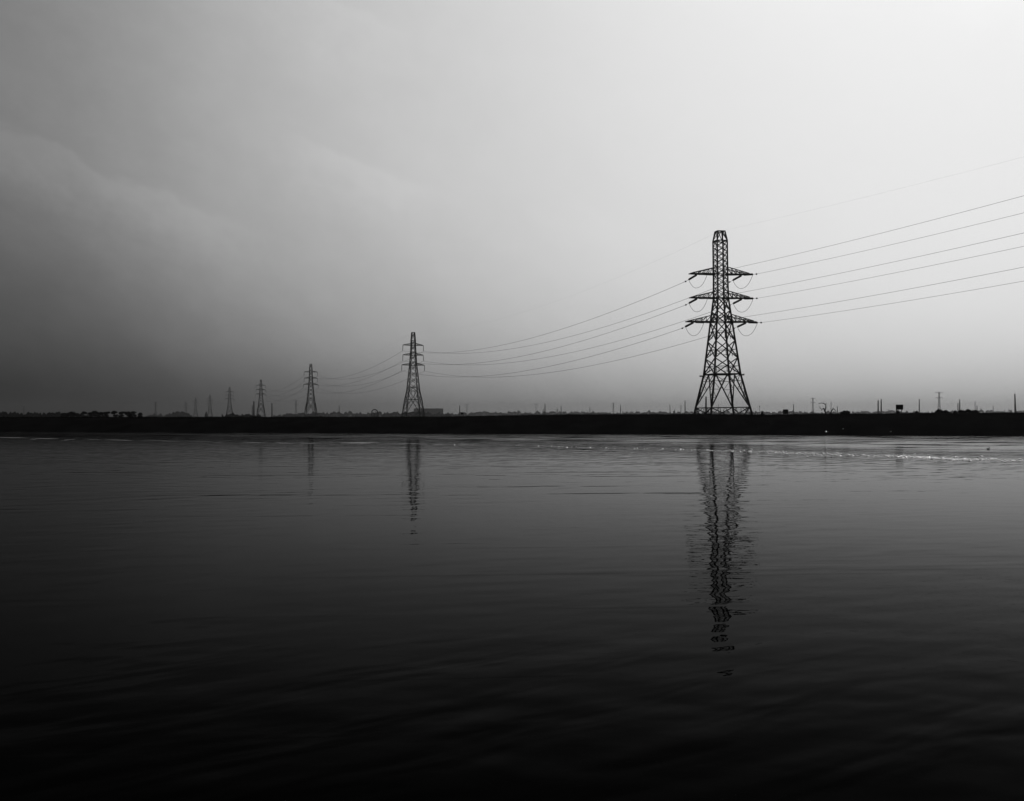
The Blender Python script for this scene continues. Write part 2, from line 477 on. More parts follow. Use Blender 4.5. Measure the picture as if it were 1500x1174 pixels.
for c, d in (((-1, -1), (1, -1)), ((1, -1), (1, 1)), ((1, 1), (-1, 1)), ((-1, 1), (-1, -1))):
    mb.beam((c[0] * a, c[1] * a, 11.26), (d[0] * a, d[1] * a, 11.26), .34)
    o = Vector((c[0], c[1], 0)).normalized()
    p = Vector((c[0] * a, c[1] * a, 10.95))
    mb.beam(p - o * .4, p + o * 1.1, .30)
    for k in (.5, .8, 1.05):
        mb.beam(p + o * k + Vector((0, 0, -.2)), p + o * k + Vector((0, 0, .35)), .07)
mb.build('climbing_guard', M_STEEL, T1)
T1M = Matrix.LocRotScale(Vector(T1.location), T1.rotation_euler, None)
inv_rot = T1M.to_3x3().inverted()
dl = inv_rot @ LINE; dr = inv_rot @ (-LINE)
T1_ENDS = {}      # (level, side) -> (end towards second pylon, end towards the river), world
for li, (zb, zt, Lt) in enumerate(((37.7, 39.5, 8.64), (31.4, 33.2, 8.64), (25.1, 27.0, 9.76))):
    for s in (-1, 1):
        am = arm(P1, s, zb, zt, Lt, .55, .26, .12, 5).build('crossarm', M_STEEL, T1)
        ends = []
        for e, dv, slope in ((1, dl, -.17), (-1, dr, -.10)):
            p0 = Vector((s * (Lt - 2.3), e * .75, zb - .12))
            dvv = Vector((dv.x, dv.y, slope)).normalized()
            p1 = p0 + dvv * 4.3
            p2 = p1 + dvv * 1.6
            sm = string_mesh(p0, p1, 14, .29, .13)
            sm.tube([p1, p2], .045, 6)
            sm.tube([p2 - dvv * .28, p2 - dvv * .14, p2 + dvv * .14, p2 + dvv * .28], [.06, .21, .21, .06], 8)
            sm.build('insulator', M_GLASS, am)
            ends.append((p1, p2))
        (a1, a2), (b1, b2) = ends
        jm = MB()
        jp = []
        for i in range(17):
            u = i / 16
            q = a1.lerp(b1, u); q.z -= 2.9 * (1 - abs(2 * u - 1) ** 2.3)
            jp.append(q)
        jm.tube(jp, .05, 5)
        jm.build('jumper_loop', M_WIRE, am)
        T1_ENDS[(li, s)] = (T1M @ a2, T1M @ b2)
T1_TOP = T1M @ Vector((0, 0, 49.1))

# --- suspension pylon: one built, the rest copied
P2 = [(0, 5.23), (2.4, 4.95), (9.9, 3.95), (14.6, 3.05), (29, 1.75), (34.6, 1.40), (40.1, 1.15), (43, 1.13), (47.4, .78)]
def make_suspension():
    root = empty('transmission_pylon', (0, 0, 0))
    for c in ((-1, -1), (1, -1), (1, 1), (-1, 1)):
        leg(P2, [0, 2.4, 9.9, 14.6, 29, 34.6, 40.1, 43, 47.4], c, .5, .34, 'leg', root, M_STEEL)
    mb = MB()
    lattice(P2, [0, 2.4, 9.9, 14.6, 18.6, 22.2, 25.7, 29, 31.8, 34.6, 37.3, 40.1, 43],
            ['Vh', 'Kh', 'Vh', 'Xr', 'X', 'X', 'Xh', 'X', 'Xh', 'X', 'Xh', 'Xh'], mb, .22, .13)
    mb.build('bracing', M_STEEL, root)
    pk = MB()
    lattice(P2, [43, 47.4], ['Xh'], pk, .2, .12)
    pk.build('peak', M_STEEL, root)
    for zb, zt, Lt in ((40.1, 41.3, 5.94), (34.6, 35.8, 5.94), (29.0, 30.2, 6.55)):
        for s in (-1, 1):
            am = arm(P2, s, zb, zt, Lt, .12, .26, .1, 3).build('crossarm', M_STEEL, root)
            p0 = Vector((s * (Lt - .08), 0, zb)); p1 = p0 + Vector((s * .12, 0, -3.1))
            sm = string_mesh(p0, p1, 12, .2, .1)
            sm.tube([p1 + Vector((0, -.45, -.03)), p1, p1 + Vector((0, .45, -.03))], [.05, .1, .05], 6)
            sm.build('insulator', M_GLASS, am)
    return root
SUSP = [  # depth, photo x, photo y of the top, label
    (573, 605.2, 487.2, 'tall dark suspension pylon, nearest of the small ones, left of the largest pylon'),
    (910, 455.3, 533.5, 'dark grey suspension pylon halfway down the receding row, second in size of the small ones'),
    (1294, 382.2, 556.5, 'grey pylon standing just right of the dark twin chimneys'),
    (1621, 336.3, 567.5, 'grey pylon between the dark twin chimneys and the fainter pylons to its left'),
    (2150, 307.5, 578.5, 'faint grey pylon, larger of the close pair at the left end of the row'),
    (2500, 286.5, 583.2, 'faint grey pylon, smaller of the close pair at the left end of the row'),
    (3070, 272.3, 588.3, 'hazy pylon, last of the row, rising out of the far wood')]
sus0 = make_suspension()
ROTS = R(20)
TOWERS = []
for i, (D, px, py, lab) in enumerate(SUSP):
    o = sus0 if i == 0 else copy_tree(sus0)
    p = at(px, py, D)
    sc = (p.z - 3.3) / 47.4
    o.location = (p.x, D, 3.3)
    o.scale = (1, 1, sc)
    o.rotation_euler = (0, 0, ROTS)
    tag(o, lab, 'pylon', 'lattice pylons of the main power line')
    TOWERS.append((o.location.copy(), sc))
def susp_end(i, li, s):
    loc, sc = TOWERS[i]
    zb, Lt = ((40.1, 5.94), (34.6, 5.94), (29.0, 6.55))[li]
    v = Vector((s * (Lt + .04), 0, (zb - 3.12) * sc))
    v.rotate(Matrix.Rotation(ROTS, 3, 'Z'))
    return loc + v
# --- conductors
LEV = ['upper', 'middle', 'lower']
SIDE = {-1: 'near-side', 1: 'far-side'}
def wire(p, q, sag, rad, label, n=36):
    p = Vector(p); q = Vector(q)
    pts = []
    for i in range(n + 1):
        u = i / n
        v = p.lerp(q, u); v.z -= 4 * sag * u * (1 - u)
        pts.append(v)
    mb = MB(); mb.tube(pts, rad, 5)
    o = mb.build('conductor', M_WIRE, origin=p, smooth=True)
    tag(o, label, 'power line', 'overhead conductors of the power line')
RIGHT_Y = {(0, -1): 287, (0, 1): 312, (1, -1): 341.5, (1, 1): 361, (2, -1): 391.5, (2, 1): 412}
def right_wire(p, y1500, sag, rad, label):
    """from the largest pylon out over the river, through photo row y1500 at the right edge"""
    d = -LINE; Lspan = 330.0
    t_ = (.5 * p.y - p.x) / (d.x - .5 * d.y)
    Y = p.y + d.y * t_
    z = CAM_H + (HORIZON - y1500) / F * Y
    u = t_ / Lspan
    # z = p.z + (zq - p.z) u - 4 sag u (1-u)
    zq = p.z + (z - p.z + 4 * sag * u * (1 - u)) / u
    q = p + d * Lspan; q.z = zq
    wire(p, q, sag, rad, label, 60)
for li in range(3):
    for s in (-1, 1):
        right_wire(T1_ENDS[(li, s)][1], RIGHT_Y[(li, s)], 5.0, .030,
                   '%s %s conductor running from the largest pylon to the right edge' % (LEV[li], SIDE[s]))
        wire(T1_ENDS[(li, s)][0], susp_end(0, li, s), 7.6, .046,
             '%s %s conductor sagging between the largest pylon and the second pylon' % (LEV[li], SIDE[s]))
        wire(susp_end(0, li, s), susp_end(1, li, s), 8.2, .055,
             '%s %s conductor sagging between the second and third pylons' % (LEV[li], SIDE[s]))
        wire(susp_end(1, li, s), susp_end(2, li, s), 8.5, .055,
             '%s %s conductor sagging between the third and fourth pylons' % (LEV[li], SIDE[s]))
TOPS = [loc + Vector((0, 0, 47.5 * sc)) for loc, sc in TOWERS]
right_wire(T1_TOP, 230, 3.5, .007, 'faint thin earth wire from the peak of the largest pylon to the right edge')
wire(T1_TOP, TOPS[0], 6.5, .009, 'thin earth wire between the peaks of the largest and second pylons')
wire(TOPS[0], TOPS[1], 6.5, .013, 'thin earth wire between the peaks of the second and third pylons')

# --- other, hazier lines of pylons far inland: one mesh each, too small to show parts
def far_tower_mesh():
    mb = MB()
    P3 = [(0, 3.2), (10, 2.2), (26, 1.3), (47, .8)]
    zs = [0, 10, 26, 47]
    for c in ((-1, -1), (1, -1), (1, 1), (-1, 1)):
        for z0, z1 in zip(zs, zs[1:]):
            a0, a1 = interp(P3, z0), interp(P3, z1)
            mb.beam((c[0] * a0, c[1] * a0, z0), (c[0] * a1, c[1] * a1, z1), 
                        .3, .26, True)
    lattice(P3, [0, 5, 10, 14, 18, 22, 26, 30, 34, 38, 42, 47], ['Xh'] + ['X'] * 9 + ['Xh'], mb, .16, .1)
    for z, Lx in ((46.4, 6.5), (36.5, 6.0)):
        for s in (-1, 1):
            a = interp(P3, z)
            for e in (-1, 1):
                mb.beam((s * a, e * a, z), (s * Lx, 0, z), .35)
                mb.beam((s * a, e * a, z - 2.2), (s * Lx, 0, z), .22)
            mb.beam((s * Lx, 0, z), (s * Lx, 0, z - 2.6), .3)
    return mb
FAR = [  # px, top y, height m, label
    (1375.7, 574.3, 47, 'hazy grey pylon with a T-shaped top rising behind the bushes at right'),
    (1190.7, 583.2, 47, 'hazy grey pylon standing left of the leafless tree'),
    (898.5, 590.5, 47, 'hazy pylon with a T-shaped top beside a slim chimney, left of the largest pylon'),
    (785.0, 592.0, 47, 'hazy pylon left of the tall chimney with the stump beside it'),
    (684.0, 592.0, 47, 'hazy pylon just right of the small dark sign on the bank'),
    (433.5, 586.8, 47, 'hazy pylon standing just left of the third pylon of the main row'),
    (497.0, 594.5, 47, 'hazy pylon between the second and third pylons of the main row'),
    (228.0, 589.0, 47, 'very faint pylon right of the row of dark scrub trees'),
    (35.0, 596.0, 40, 'very faint pylon over the far wood at the left edge')]
ft0 = None
for px, py, H, lab in FAR:
    D = H / ((613.0 - py) / F)
    D = min(D, 4200)
    if ft0 is None:
        ft0 = far_tower_mesh().build('transmission_pylon', M_STEEL); o = ft0
    else:
        o = ft0.copy(); C.objects.link(o)
    p = at(px, py, D)
    o.location = (p.x, D, 3.2); o.scale = (1, 1, (p.z - 3.2) / 47)
    o.rotation_euler = (0, 0, R(rnd.uniform(-20, 20)))
    tag(o, lab, 'pylon', 'far lattice pylons of other lines')

# ------------------------------------------------------------------ brick kiln chimneys
def chimney(px, py, wtop, wbot, D, lab, lean=0):
    p = at(px, py, D); base = Vector((p.x, D, 3.1))
    k = F / D
    r0, r1 = wbot / 2 / k, wtop / 2 / k
    H = p.z - 3.1
    root = empty('chimney', base)
    mb = MB()
    zs = [0, .08, .085, .3, .5, .7, .9, .975]
    rr = [r0 * 1.25, r0 * 1.2, r0, r0 + (r1 - r0) * .3, r0 + (r1 - r0) * .5, r0 + (r1 - r0) * .7, r0 + (r1 - r0) * .9, r1]
    mb.tube([(lean * z * H, 0, z * H) for z in zs], rr, 12)
    mb.build('shaft', M_BRICK, root)
    cp = MB()
    cp.tube([(lean * z * H, 0, z * H) for z in (.976, .98, .995, 1.0)], [r1, r1 * 1.18, r1 * 1.18, r1 * 1.02], 12)
    cp.build('cap', M_BRICK, root)
    tag(root, lab, 'chimney', 'chimneys along the horizon')
CH = [  # px, top y, top width px, foot width px, depth, label, lean
    (371.9, 588.2, 1.7, 2.6, 1500, 'dark tapering chimney left of the fourth pylon, taller of a close pair', 0),
    (369.6, 594.0, 1.0, 1.4, 2400, 'fainter shorter chimney close behind the dark chimney left of the fourth pylon', 0),
    (398.4, 590.6, 1.2, 1.9, 1700, 'dark slender chimney just right of the fourth pylon', 0),
    (656.4, 603.8, 1.1, 1.3, 1500, 'short dark chimney stump right of the grey flat-roofed building', 0),
    (673.4, 594.2, 1.0, 1.7, 1900, 'slender chimney rising behind the small dark sign on the bank', 0),
    (758.5, 601.2, .9, 1.1, 2300, 'short lone chimney stump midway along the low rise', 0),
    (794.0, 599.5, .8, 1.1, 2300, 'thin low stack leaning beside a taller chimney on the rise', .18),
    (798.4, 591.7, 1.0, 1.6, 2000, 'tallest chimney of the loose cluster on the low rise', 0),
    (814.6, 599.6, .7, 1.0, 2700, 'left one of two low stumps between two chimneys on the rise', 0),
    (816.9, 599.2, .9, 1.3, 2400, 'right one of two low stumps between two chimneys on the rise', 0),
    (822.0, 594.8, .9, 1.4, 2300, 'slim chimney at the right end of the cluster on the low rise', 0),
    (864.1, 596.2, .7, 1.1, 2900, 'thin grey chimney standing alone left of the T-topped hazy pylon', 0),
    (909.1, 593.8, .8, 1.5, 2400, 'slim chimney immediately right of the T-topped hazy pylon', 0),
    (981.4, 593.2, .8, 1.2, 2600, 'grey chimney first in the group of four left of the largest pylon', 0),
    (988.4, 600.2, .8, 1.5, 2300, 'low tapering stump, shortest of the four left of the largest pylon', 0),
    (997.4, 594.2, .7, 1.1, 2800, 'thin pale chimney next to the darker one left of the largest pylon', 0),
    (1003.5, 586.9, 1.0, 1.8, 1850, 'tall dark chimney nearest the left legs of the largest pylon', 0),
    (1034.2, 581.2, 2.0, 3.4, 1550, 'stout dark chimney seen between the left legs of the largest pylon', 0),
    (1052.4, 592.2, .6, .9, 3000, 'faint thin chimney seen through the middle of the largest pylon', 0),
    (1106.4, 602.0, 1.0, 1.4, 1500, 'low dark stump just right of the largest pylon', 0),
    (1162.4, 592.2, .9, 1.5, 2100, 'slender chimney just right of the square black board', 0),
    (1217.4, 588.8, .6, 1.0, 2900, 'faint thin chimney behind the leafless tree', 0),
    (1226.7, 595.8, 1.0, 1.5, 2400, 'short grey chimney right of the broken branch', 0),
    (1286.4, 586.8, 1.5, 2.5, 2000, 'left and shorter of the grey twin chimneys', 0),
    (1290.8, 585.0, 1.5, 2.4, 2050, 'right and taller of the grey twin chimneys', 0),
    (1346.6, 585.2, 1.1, 1.9, 1900, 'slim dark chimney right of the black sign on legs', 0),
    (1403.3, 591.0, 1.1, 1.6, 1700, 'dark blunt chimney standing in the bushes, left of a paler one', 0),
    (1405.8, 585.4, 1.2, 2.6, 2300, 'paler taller chimney close behind the blunt one in the bushes', 0),
    (1428.4, 588.0, .6, 1.2, 2500, 'thin pointed chimney at the right end of the bushes', 0),
    (1431.2, 594.6, .9, 1.3, 2900, 'faint low stack just right of the thin pointed chimney', 0),
    (1454.9, 595.0, .7, 1.2, 2600, 'small thin chimney between the bushes and the tallest chimney', 0),
    (1471.5, 600.5, .9, 1.2, 3200, 'faint stump left of the tallest chimney', 0),
    (1487.6, 577.0, 1.5, 3.3, 1450, 'tallest dark tapering chimney, near the right edge', -.03)]
for a_ in CH: chimney(*a_)
# thin pole with a small box at its head
p = at(1112.6, 595.2, 420)
root = empty('lamp_pole', (p.x, 420, gz_world(p.x, 420)))
tag(root, 'thin pole with a small box at its head, right of the largest pylon', 'pole')
mb = MB(); mb.tube([(0, 0, -.3), (0, 0, p.z - gz_world(p.x, 420))], [.07, .05], 6); mb.build('pole', M_STEEL, root)
mb = MB(); mb.box((0, 0, p.z - gz_world(p.x, 420) - .1), .32, .3, .42); mb.build('head', M_STEEL, root)

# ------------------------------------------------------------------ trees and bushes
def leaves(mb, c, r, n, size, flat=1.0):
    c = Vector(c)
    for _ in range(n):
        while True:
            v = Vector((rnd.uniform(-1, 1), rnd.uniform(-1, 1), rnd.uniform(-1, 1)))
            if v.length < 1: break
        v = v * (v.length ** -.35 if v.length > .05 else 1)
        p = c + Vector((v.x * r, v.y * r, v.z * r * flat))
        a = Vector((rnd.gauss(0, 1), rnd.gauss(0, 1), rnd.gauss(0, .7))).normalized()
        b = a.cross(Vector((rnd.gauss(0, 1), rnd.gauss(0, 1), rnd.gauss(0, 1)))).normalized()
        s = size * rnd.uniform(.6, 1.3)
        mb.quad(p - a * s, p + b * s * .45, p + a * s, p - b * s * .45)
def scrub_tree(px, py, D, wpx, lab, lean=0.0, group='scrub trees in the dark row'):
    p = at(px, py, D); g = gz_world(p.x, D); H = p.z - g; wd = wpx * D / F / 2
    root = empty('scrub_tree', (p.x, D, g))
    tag(root, lab, 'tree', group)
    tr = MB()
    top = Vector((lean * H, 0, H * .72))
    tr.tube([(0, 0, -.3), (lean * H * .3, .05, H * .3), top], [.16, .12, .06], 7)
    cl = []
    for k in range(7):
        a = rnd.uniform(0, 6.28); q = Vector((lean * H + math.cos(a) * wd * rnd.uniform(.3, .75), math.sin(a) * wd * .6, H * rnd.uniform(.55, .86)))
        tr.tube([(lean * H * .3, .05, H * .3 + .1 * k), Vector((lean * H * .5, 0, H * .5)).lerp(q, .5), q], [.07, .05, .025], 5)
        cl.append(q)
    for k in range(5): cl.append(Vector((rnd.uniform(-.8, .8) * wd, rnd.uniform(-.3, .3) * wd, H * rnd.uniform(.08, .4))))
    cl.append(Vector((lean * H, 0, H * .85)))
    tr.build('trunk', M_BARK, root)
    cr = MB()
    for q in cl: leaves(cr, q, wd * rnd.uniform(.3, .45), 90, .28, .75)
    cr.build('crown', M_LEAF, root)
SCR = [(94, 606.3, 12, 'leftmost low dark scrub tree of the row'), (103, 604.2, 12, 'dark scrub tree with a ragged top, second from the left of the row'),
       (113, 606, 12, 'low scrub tree in the row, under the first dip of its crowns'), (121.5, 603.5, 11, 'pointed dark scrub tree left of the broad middle crowns'),
       (131, 605.3, 12, 'low scrub tree left of the tallest crown in the middle of the row'), (139.5, 602.9, 12, 'tall broad scrub tree at the middle of the row'),
       (147.5, 604.2, 10, 'scrub tree leaning right just past the middle of the row'), (156.5, 603.6, 10, 'scrub tree left of the widest gap in the row'),
       (167.5, 602.6, 10, 'taller scrub tree standing between two gaps in the row'), (178, 603.6, 10, 'thin crowned scrub tree in the gap before the last clump'),
       (188, 603.9, 11, 'scrub tree forming the left half of the last clump'), (194.5, 603.2, 11, 'taller scrub tree in the middle of the last clump'),
       (204.5, 605.3, 7, 'small scrub tree at the right end of the row')]
for px, py, wd, lab in SCR:
    scrub_tree(px, py - .3, 470 + rnd.uniform(-25, 25), wd * 1.05, lab, rnd.uniform(-.05, .2))
def bush(px, py, D, wpx, lab, group='bushes on the bank at right'):
    p = at(px, py, D); g = gz_world(p.x, D); H = max(.5, p.z - g); wd = wpx * D / F / 2
    root = empty('bush', (p.x, D, g)); tag(root, lab, 'bush', group)
    st = MB(); lf = MB()
    for k in range(11):
        a = rnd.uniform(0, 6.28); u = rnd.uniform(.15, 1)
        q = Vector((math.cos(a) * wd * u, math.sin(a) * wd * .7 * u, H * (1.02 - .5 * u) * rnd.uniform(.75, 1.05)))
        st.tube([(q.x * .12, q.y * .12, -.2), (q.x * .55, q.y * .55, q.z * .6), q], [.035, .025, .01], 5)
        leaves(lf, q - Vector((0, 0, H * .18)), wd * .3, 110, .14, .9)
    for k in range(9):      # upright shoots
        a = rnd.uniform(0, 6.28); b = Vector((math.cos(a) * wd * .6 * rnd.random(), 0, H * .6))
        tip = b + Vector((rnd.uniform(-.35, .35), rnd.uniform(-.2, .2), H * rnd.uniform(.35, .7)))
        lf.tri(b + Vector((-.04, 0, 0)), b + Vector((.04, 0, 0)), tip)
        lf.tri(b.lerp(tip, .4), b.lerp(tip, .5) + Vector((.16, .02, .1)), b.lerp(tip, .55))
    st.build('stem', M_BARK, root); lf.build('foliage', M_LEAF, root)
for px, py, wd, lab in ((1376.0, 600.2, 9, 'spiky bush below the hazy T-topped pylon, leftmost of the bushes'), (1384.5, 602.4, 8, 'low bush right beside the spiky leftmost bush'),
                        (1399.5, 603.0, 5, 'small bush at the foot of the blunt chimney'), (1408.5, 602.0, 9, 'dense bush just right of the blunt chimney'),
                        (1418.0, 600.9, 11, 'broadest and tallest of the dense bushes right of the blunt chimney'), (1428.5, 602.6, 9, 'bush under the thin pointed chimney'),
                        (1314.5, 602.2, 5.5, 'small bush at the left leg of the black sign'), (1342.8, 603.4, 2.6, 'tiny bush between the black sign and the slim chimney'),
                        (1239, 605.2, 12, 'flat spreading bush between the broken branch and the twin chimneys'), (1116.5, 604.3, 4.5, 'tiny curved bush right of the thin pole')):
    bush(px, py - 1.2, 201, wd * 1.2, lab)
bush(469, 609.5, 560, 5, 'low dark bush at the right foot of the third pylon', 'bushes on the plain')

def branches(name, D, strands, label, cat):
    base = at(*strands[0][0][0], D)
    root = empty(name, (base.x, D, gz_world(base.x, D)))
    mb = MB()
    for k, (pts, r0, r1) in enumerate(strands):
        off = rnd.uniform(-.25, .25) if k else 0
        P = [at(x_, y_, D) + Vector((0, off * i / len(pts), 0)) - Vector(root.location) for i, (x_, y_) in enumerate(pts)]
        rr = [1.35 * (r0 + (r1 - r0) * i / (len(P) - 1)) for i in range(len(P))]
        mb.tube(P, rr, 7)
    mb.build('branches', M_BARK, root, smooth=True)
    tag(root, label, cat)
Z7 = lambda a, b: (1100 + a / 7.5, 560 + b / 7.5)
branches('bare_tree', 206, [
    ([Z7(829, 372), Z7(825, 345), Z7(815, 325), Z7(806, 303)], .14, .10),
    ([Z7(812, 318), Z7(818, 300), Z7(823, 282), Z7(825, 258), Z7(815, 243), Z7(797, 233), Z7(770, 230), Z7(745, 240)], .10, .03),
    ([Z7(806, 303), Z7(795, 290), Z7(780, 302), Z7(768, 292), Z7(752, 276)], .09, .03),
    ([Z7(806, 303), Z7(803, 288), Z7(790, 287)], .06, .03), ([Z7(780, 302), Z7(777, 315)], .05, .02),
    ([Z7(818, 243), Z7(833, 236)], .05, .02), ([Z7(797, 233), Z7(792, 222)], .035, .015), ([Z7(752, 276), Z7(744, 258)], .03, .015)],
    'leafless tree with two branches curling left on the bank', 'tree')
branches('bare_tree', 207, [
    ([Z7(862, 372), Z7(868, 350), Z7(886, 316), Z7(905, 291)], .12, .07),
    ([Z7(905, 291), Z7(920, 305), Z7(938, 326)], .06, .025), ([Z7(905, 291), Z7(898, 280)], .045, .02),
    ([Z7(868, 350), Z7(880, 340), Z7(892, 346)], .09, .05), ([Z7(886, 316), Z7(878, 322)], .05, .03)],
    'broken leafless branch bent like a hook, beside the curled leafless tree', 'tree')
Z3 = lambda a, b: (540 + a / 7.336, 470 + b / 7.336)
arc = [Z3(65 + 36 * math.cos(R(t_)) , 995 - 40 * math.sin(R(t_))) for t_ in range(-10, 200, 15)]
branches('bare_tree', 430, [
    ([Z3(98, 1050), Z3(100, 1020)] + arc[1:], .17, .10), ([Z3(38, 1050), Z3(36, 1020), Z3(30, 995)], .15, .10),
    ([Z3(60, 1050), Z3(64, 1010), Z3(72, 985), Z3(86, 975)], .10, .05), ([Z3(64, 1010), Z3(50, 990), Z3(40, 975)], .08, .05),
    ([Z3(72, 985), Z3(70, 962)], .06, .04), ([Z3(82, 1050), Z3(84, 1015), Z3(92, 1000)], .08, .05), ([Z3(48, 1050), Z3(52, 1020), Z3(46, 1005)], .08, .05)],
    'small bare tree with a round hooped crown, left of the second pylon', 'tree')

# far woods: hazy masses nobody could count
def wood(name, px0, px1, prof_y, D, depth, n, size, label=None):
    mb = MB()
    size *= .7
    for _ in range(int(n * 1.8)):
        px = rnd.uniform(px0, px1)
        top = interp(prof_y, px) + 2.6 * mnoise.noise(Vector((px * .13, D * .013, 3.3))) + 3.2 * mnoise.noise(Vector((px * .37, 1.3, D * .017))) + 1.5 * mnoise.noise(Vector((px * .9, 4.3, D * .017)))
        Dd = D + rnd.uniform(-depth, depth)
        zt = at(px, top, D).z
        z = 3.0 + (zt - 3.0) * (1 - rnd.random() ** 1.6)
        p = Vector(((px - 750) / F * Dd, Dd, z))
        a = Vector((rnd.gauss(0, 1), rnd.gauss(0, .5), rnd.gauss(0, .8))).normalized()
        b = a.cross(Vector((rnd.gauss(0, .4), 1, rnd.gauss(0, .4)))).normalized()
        s = size * rnd.uniform(.6, 1.4)
        mb.quad(p - a * s, p + b * s * .7, p + a * s, p - b * s * .7)
    o = mb.build(name, M_LEAF)
    tag(o, label, 'wood', None, 'stuff')
wood('far_wood', -40, 100, [(-40, 605), (5, 605), (15, 606.5), (35, 606.2), (60, 606.8), (78, 605), (90, 606.5), (100, 606)], 1150, 40, 4200, .9, 'dark far-off wood along the left edge')
wood('far_wood', 243, 281, [(243, 609), (250, 607.5), (256, 605.5), (263, 603.5), (272, 604), (277, 606.5), (281, 610)], 2900, 60, 1500, 2.0, 'hazy wood around the last pylon of the row')
wood('far_wood', 300, 304, [(300, 608), (302, 605.5), (304, 609)], 2000, 10, 120, 1.2, 'small dark clump of trees left of a faint pylon')
wood('far_wood', 325, 382, [(325, 610), (331, 608.3), (345, 608), (352, 609), (360, 607.8), (372, 607.6), (380, 608.2), (382, 610)], 1400, 30, 1800, .9, 'low scrub at the feet of two grey pylons')
wood('far_wood', 400, 545, [(400, 608), (430, 608), (456, 606), (470, 605), (490, 604), (500, 606), (515, 605), (530, 606.5), (545, 605.8)], 3300, 80, 3600, 2.0, 'faint low wood between the second and third pylons')
wood('far_wood', 545, 660, [(545, 605.5), (560, 604.8), (580, 605.6), (600, 604.5), (650, 606), (660, 608)], 2900, 60, 3000, 1.9, 'faint wood behind the second pylon')
wood('far_wood', 655, 1010, [(655, 607), (690, 605.5), (705, 604.8), (722, 603.8), (740, 605.5), (845, 604.2), (880, 605), (905, 604.5), (950, 604), (1010, 604.8)], 4000, 90, 6000, 2.6, 'pale hazy tree line along the middle of the horizon')
wood('far_wood', 1010, 1530, [(1010, 604.5), (1110, 604), (1200, 604.8), (1300, 603.2), (1345, 605), (1440, 603), (1475, 602.4), (1530, 604)], 4000, 90, 8500, 2.6, 'pale hazy tree line along the right of the horizon')
wood('far_wood', 205, 245, [(205, 610), (214, 609.5), (221, 608), (229, 607.3), (236, 608), (245, 608.3)], 3600, 60, 1200, 2.2, 'very faint wood left of the last pylon')

# ------------------------------------------------------------------ far building
D = 4300
p0, p1 = at(606, 598.9, D), at(649, 598.9, D)
root = empty('flat_building', ((p0.x + p1.x) / 2, D, 3.1))
tag(root, 'long flat-roofed grey building in the haze, right of the second pylon', 'building')
Wd = p1.x - p0.x; H = p0.z - 3.1
mb = MB(); mb.box((0, 9, H / 2 - .5), Wd, 18, H + 1); mb.build('wall', M_PLASTER, root)
mb = MB(); mb.box((0, 9, H + .35), Wd * 1.012, 18.9, .6); mb.box((Wd * .3, 9, H + 1.6), 6, 6, 1.9); mb.build('roof', M_PLASTER, root)
for fl in range(4):
    for k in range(16):
        mb = MB(); mb.box((-Wd / 2 + Wd * (k + .5) / 16, -.06, H * (.14 + .235 * fl)), Wd / 16 * .5, .1, 1.7)
        mb.build('window', M_DARKGLASS, root)

# ------------------------------------------------------------------ signs
def sign(px0, px1, py0, py1, D, legs, foot_y, lab, thick=.08):
    a, b = at(px0, py0, D), at(px1, py1, D)
    cx = (a.x + b.x) / 2; g = gz_world(cx, D)
    root = empty('sign_board', (cx, D, g))
    mb = MB(); mb.box((0, 0, (a.z + b.z) / 2 - g), b.x - a.x, thick, a.z - b.z)
    bd = mb.build('board', M_BOARD, root)
    mb = MB()
    for zz in (.2, .8): mb.box((0, thick / 2 + .03, b.z - g + (a.z - b.z) * zz), (b.x - a.x) * .98, .05, .08)
    mb.build('batten', M_BOARD, root)
    for lx in legs:
        mb = MB(); x_ = at(lx, 0, D).x - cx
        mb.beam((x_, thick / 2 + .06, -.4), (x_, thick / 2 + .06, a.z - g - .05), .11); mb.build('leg', M_BOARD, root)
    tag(root, lab, 'sign', 'black boards on the bank')
sign(1312.3, 1323.0, 593.0, 600.4, 213, (1313.6, 1321.0), 605, 'black rectangular sign raised on two legs, right of the twin chimneys')
sign(1146.9, 1154.7, 600.0, 606.6, 214, (1148.2, 1153.6), 607.5, 'squarish black board low on the bank, right of the largest pylon')
sign(675.2, 678.8, 604.2, 607.4, 250, (675.6, 678.4), 611, 'small dark sign on short legs at the foot of a slender chimney')

# ------------------------------------------------------------------ small things on the shore and water
def shore_pt(px, py):
    D = CAM_H * F / (py - HORIZON)
    return Vector(((px - 750) / F * D, D, 0))
P = Vector((at(1210.5, 634, 188).x, 0, 0)); P.y = bank_y(P.x) + 1.0
root = empty('marker_lamp', (P.x, P.y, gz_world(P.x, P.y)))
tag(root, 'tiny bright white light on a short post at the waterline below the leafless tree', 'lamp')
mb = MB(); mb.tube([(0, 0, -.3), (0, 0, .22)], [.05, .04], 8); mb.build('post', M_STEEL, root)
M_LAMP = bpy.data.materials.new('lamp_glass'); M_LAMP.use_nodes = True
lb = M_LAMP.node_tree.nodes['Principled BSDF']
lb.inputs['Base Color'].default_value = (.8, .8, .8, 1); lb.inputs['Emission Color'].default_value = (1, 1, 1, 1); lb.inputs['Emission Strength'].default_value = 1.0
mb = MB(); mb.tube([(0, 0, .22), (0, 0, .25), (0, 0, .37), (0, 0, .40)], [.04, .06, .06, .04], 10); mb.build('lamp_head', M_LAMP, root)
mb = MB(); mb.tube([(0, 0, .401), (0, 0, .42), (0, 0, .45)], [.07, .07, .02], 10); mb.build('cap', M_STEEL, root)
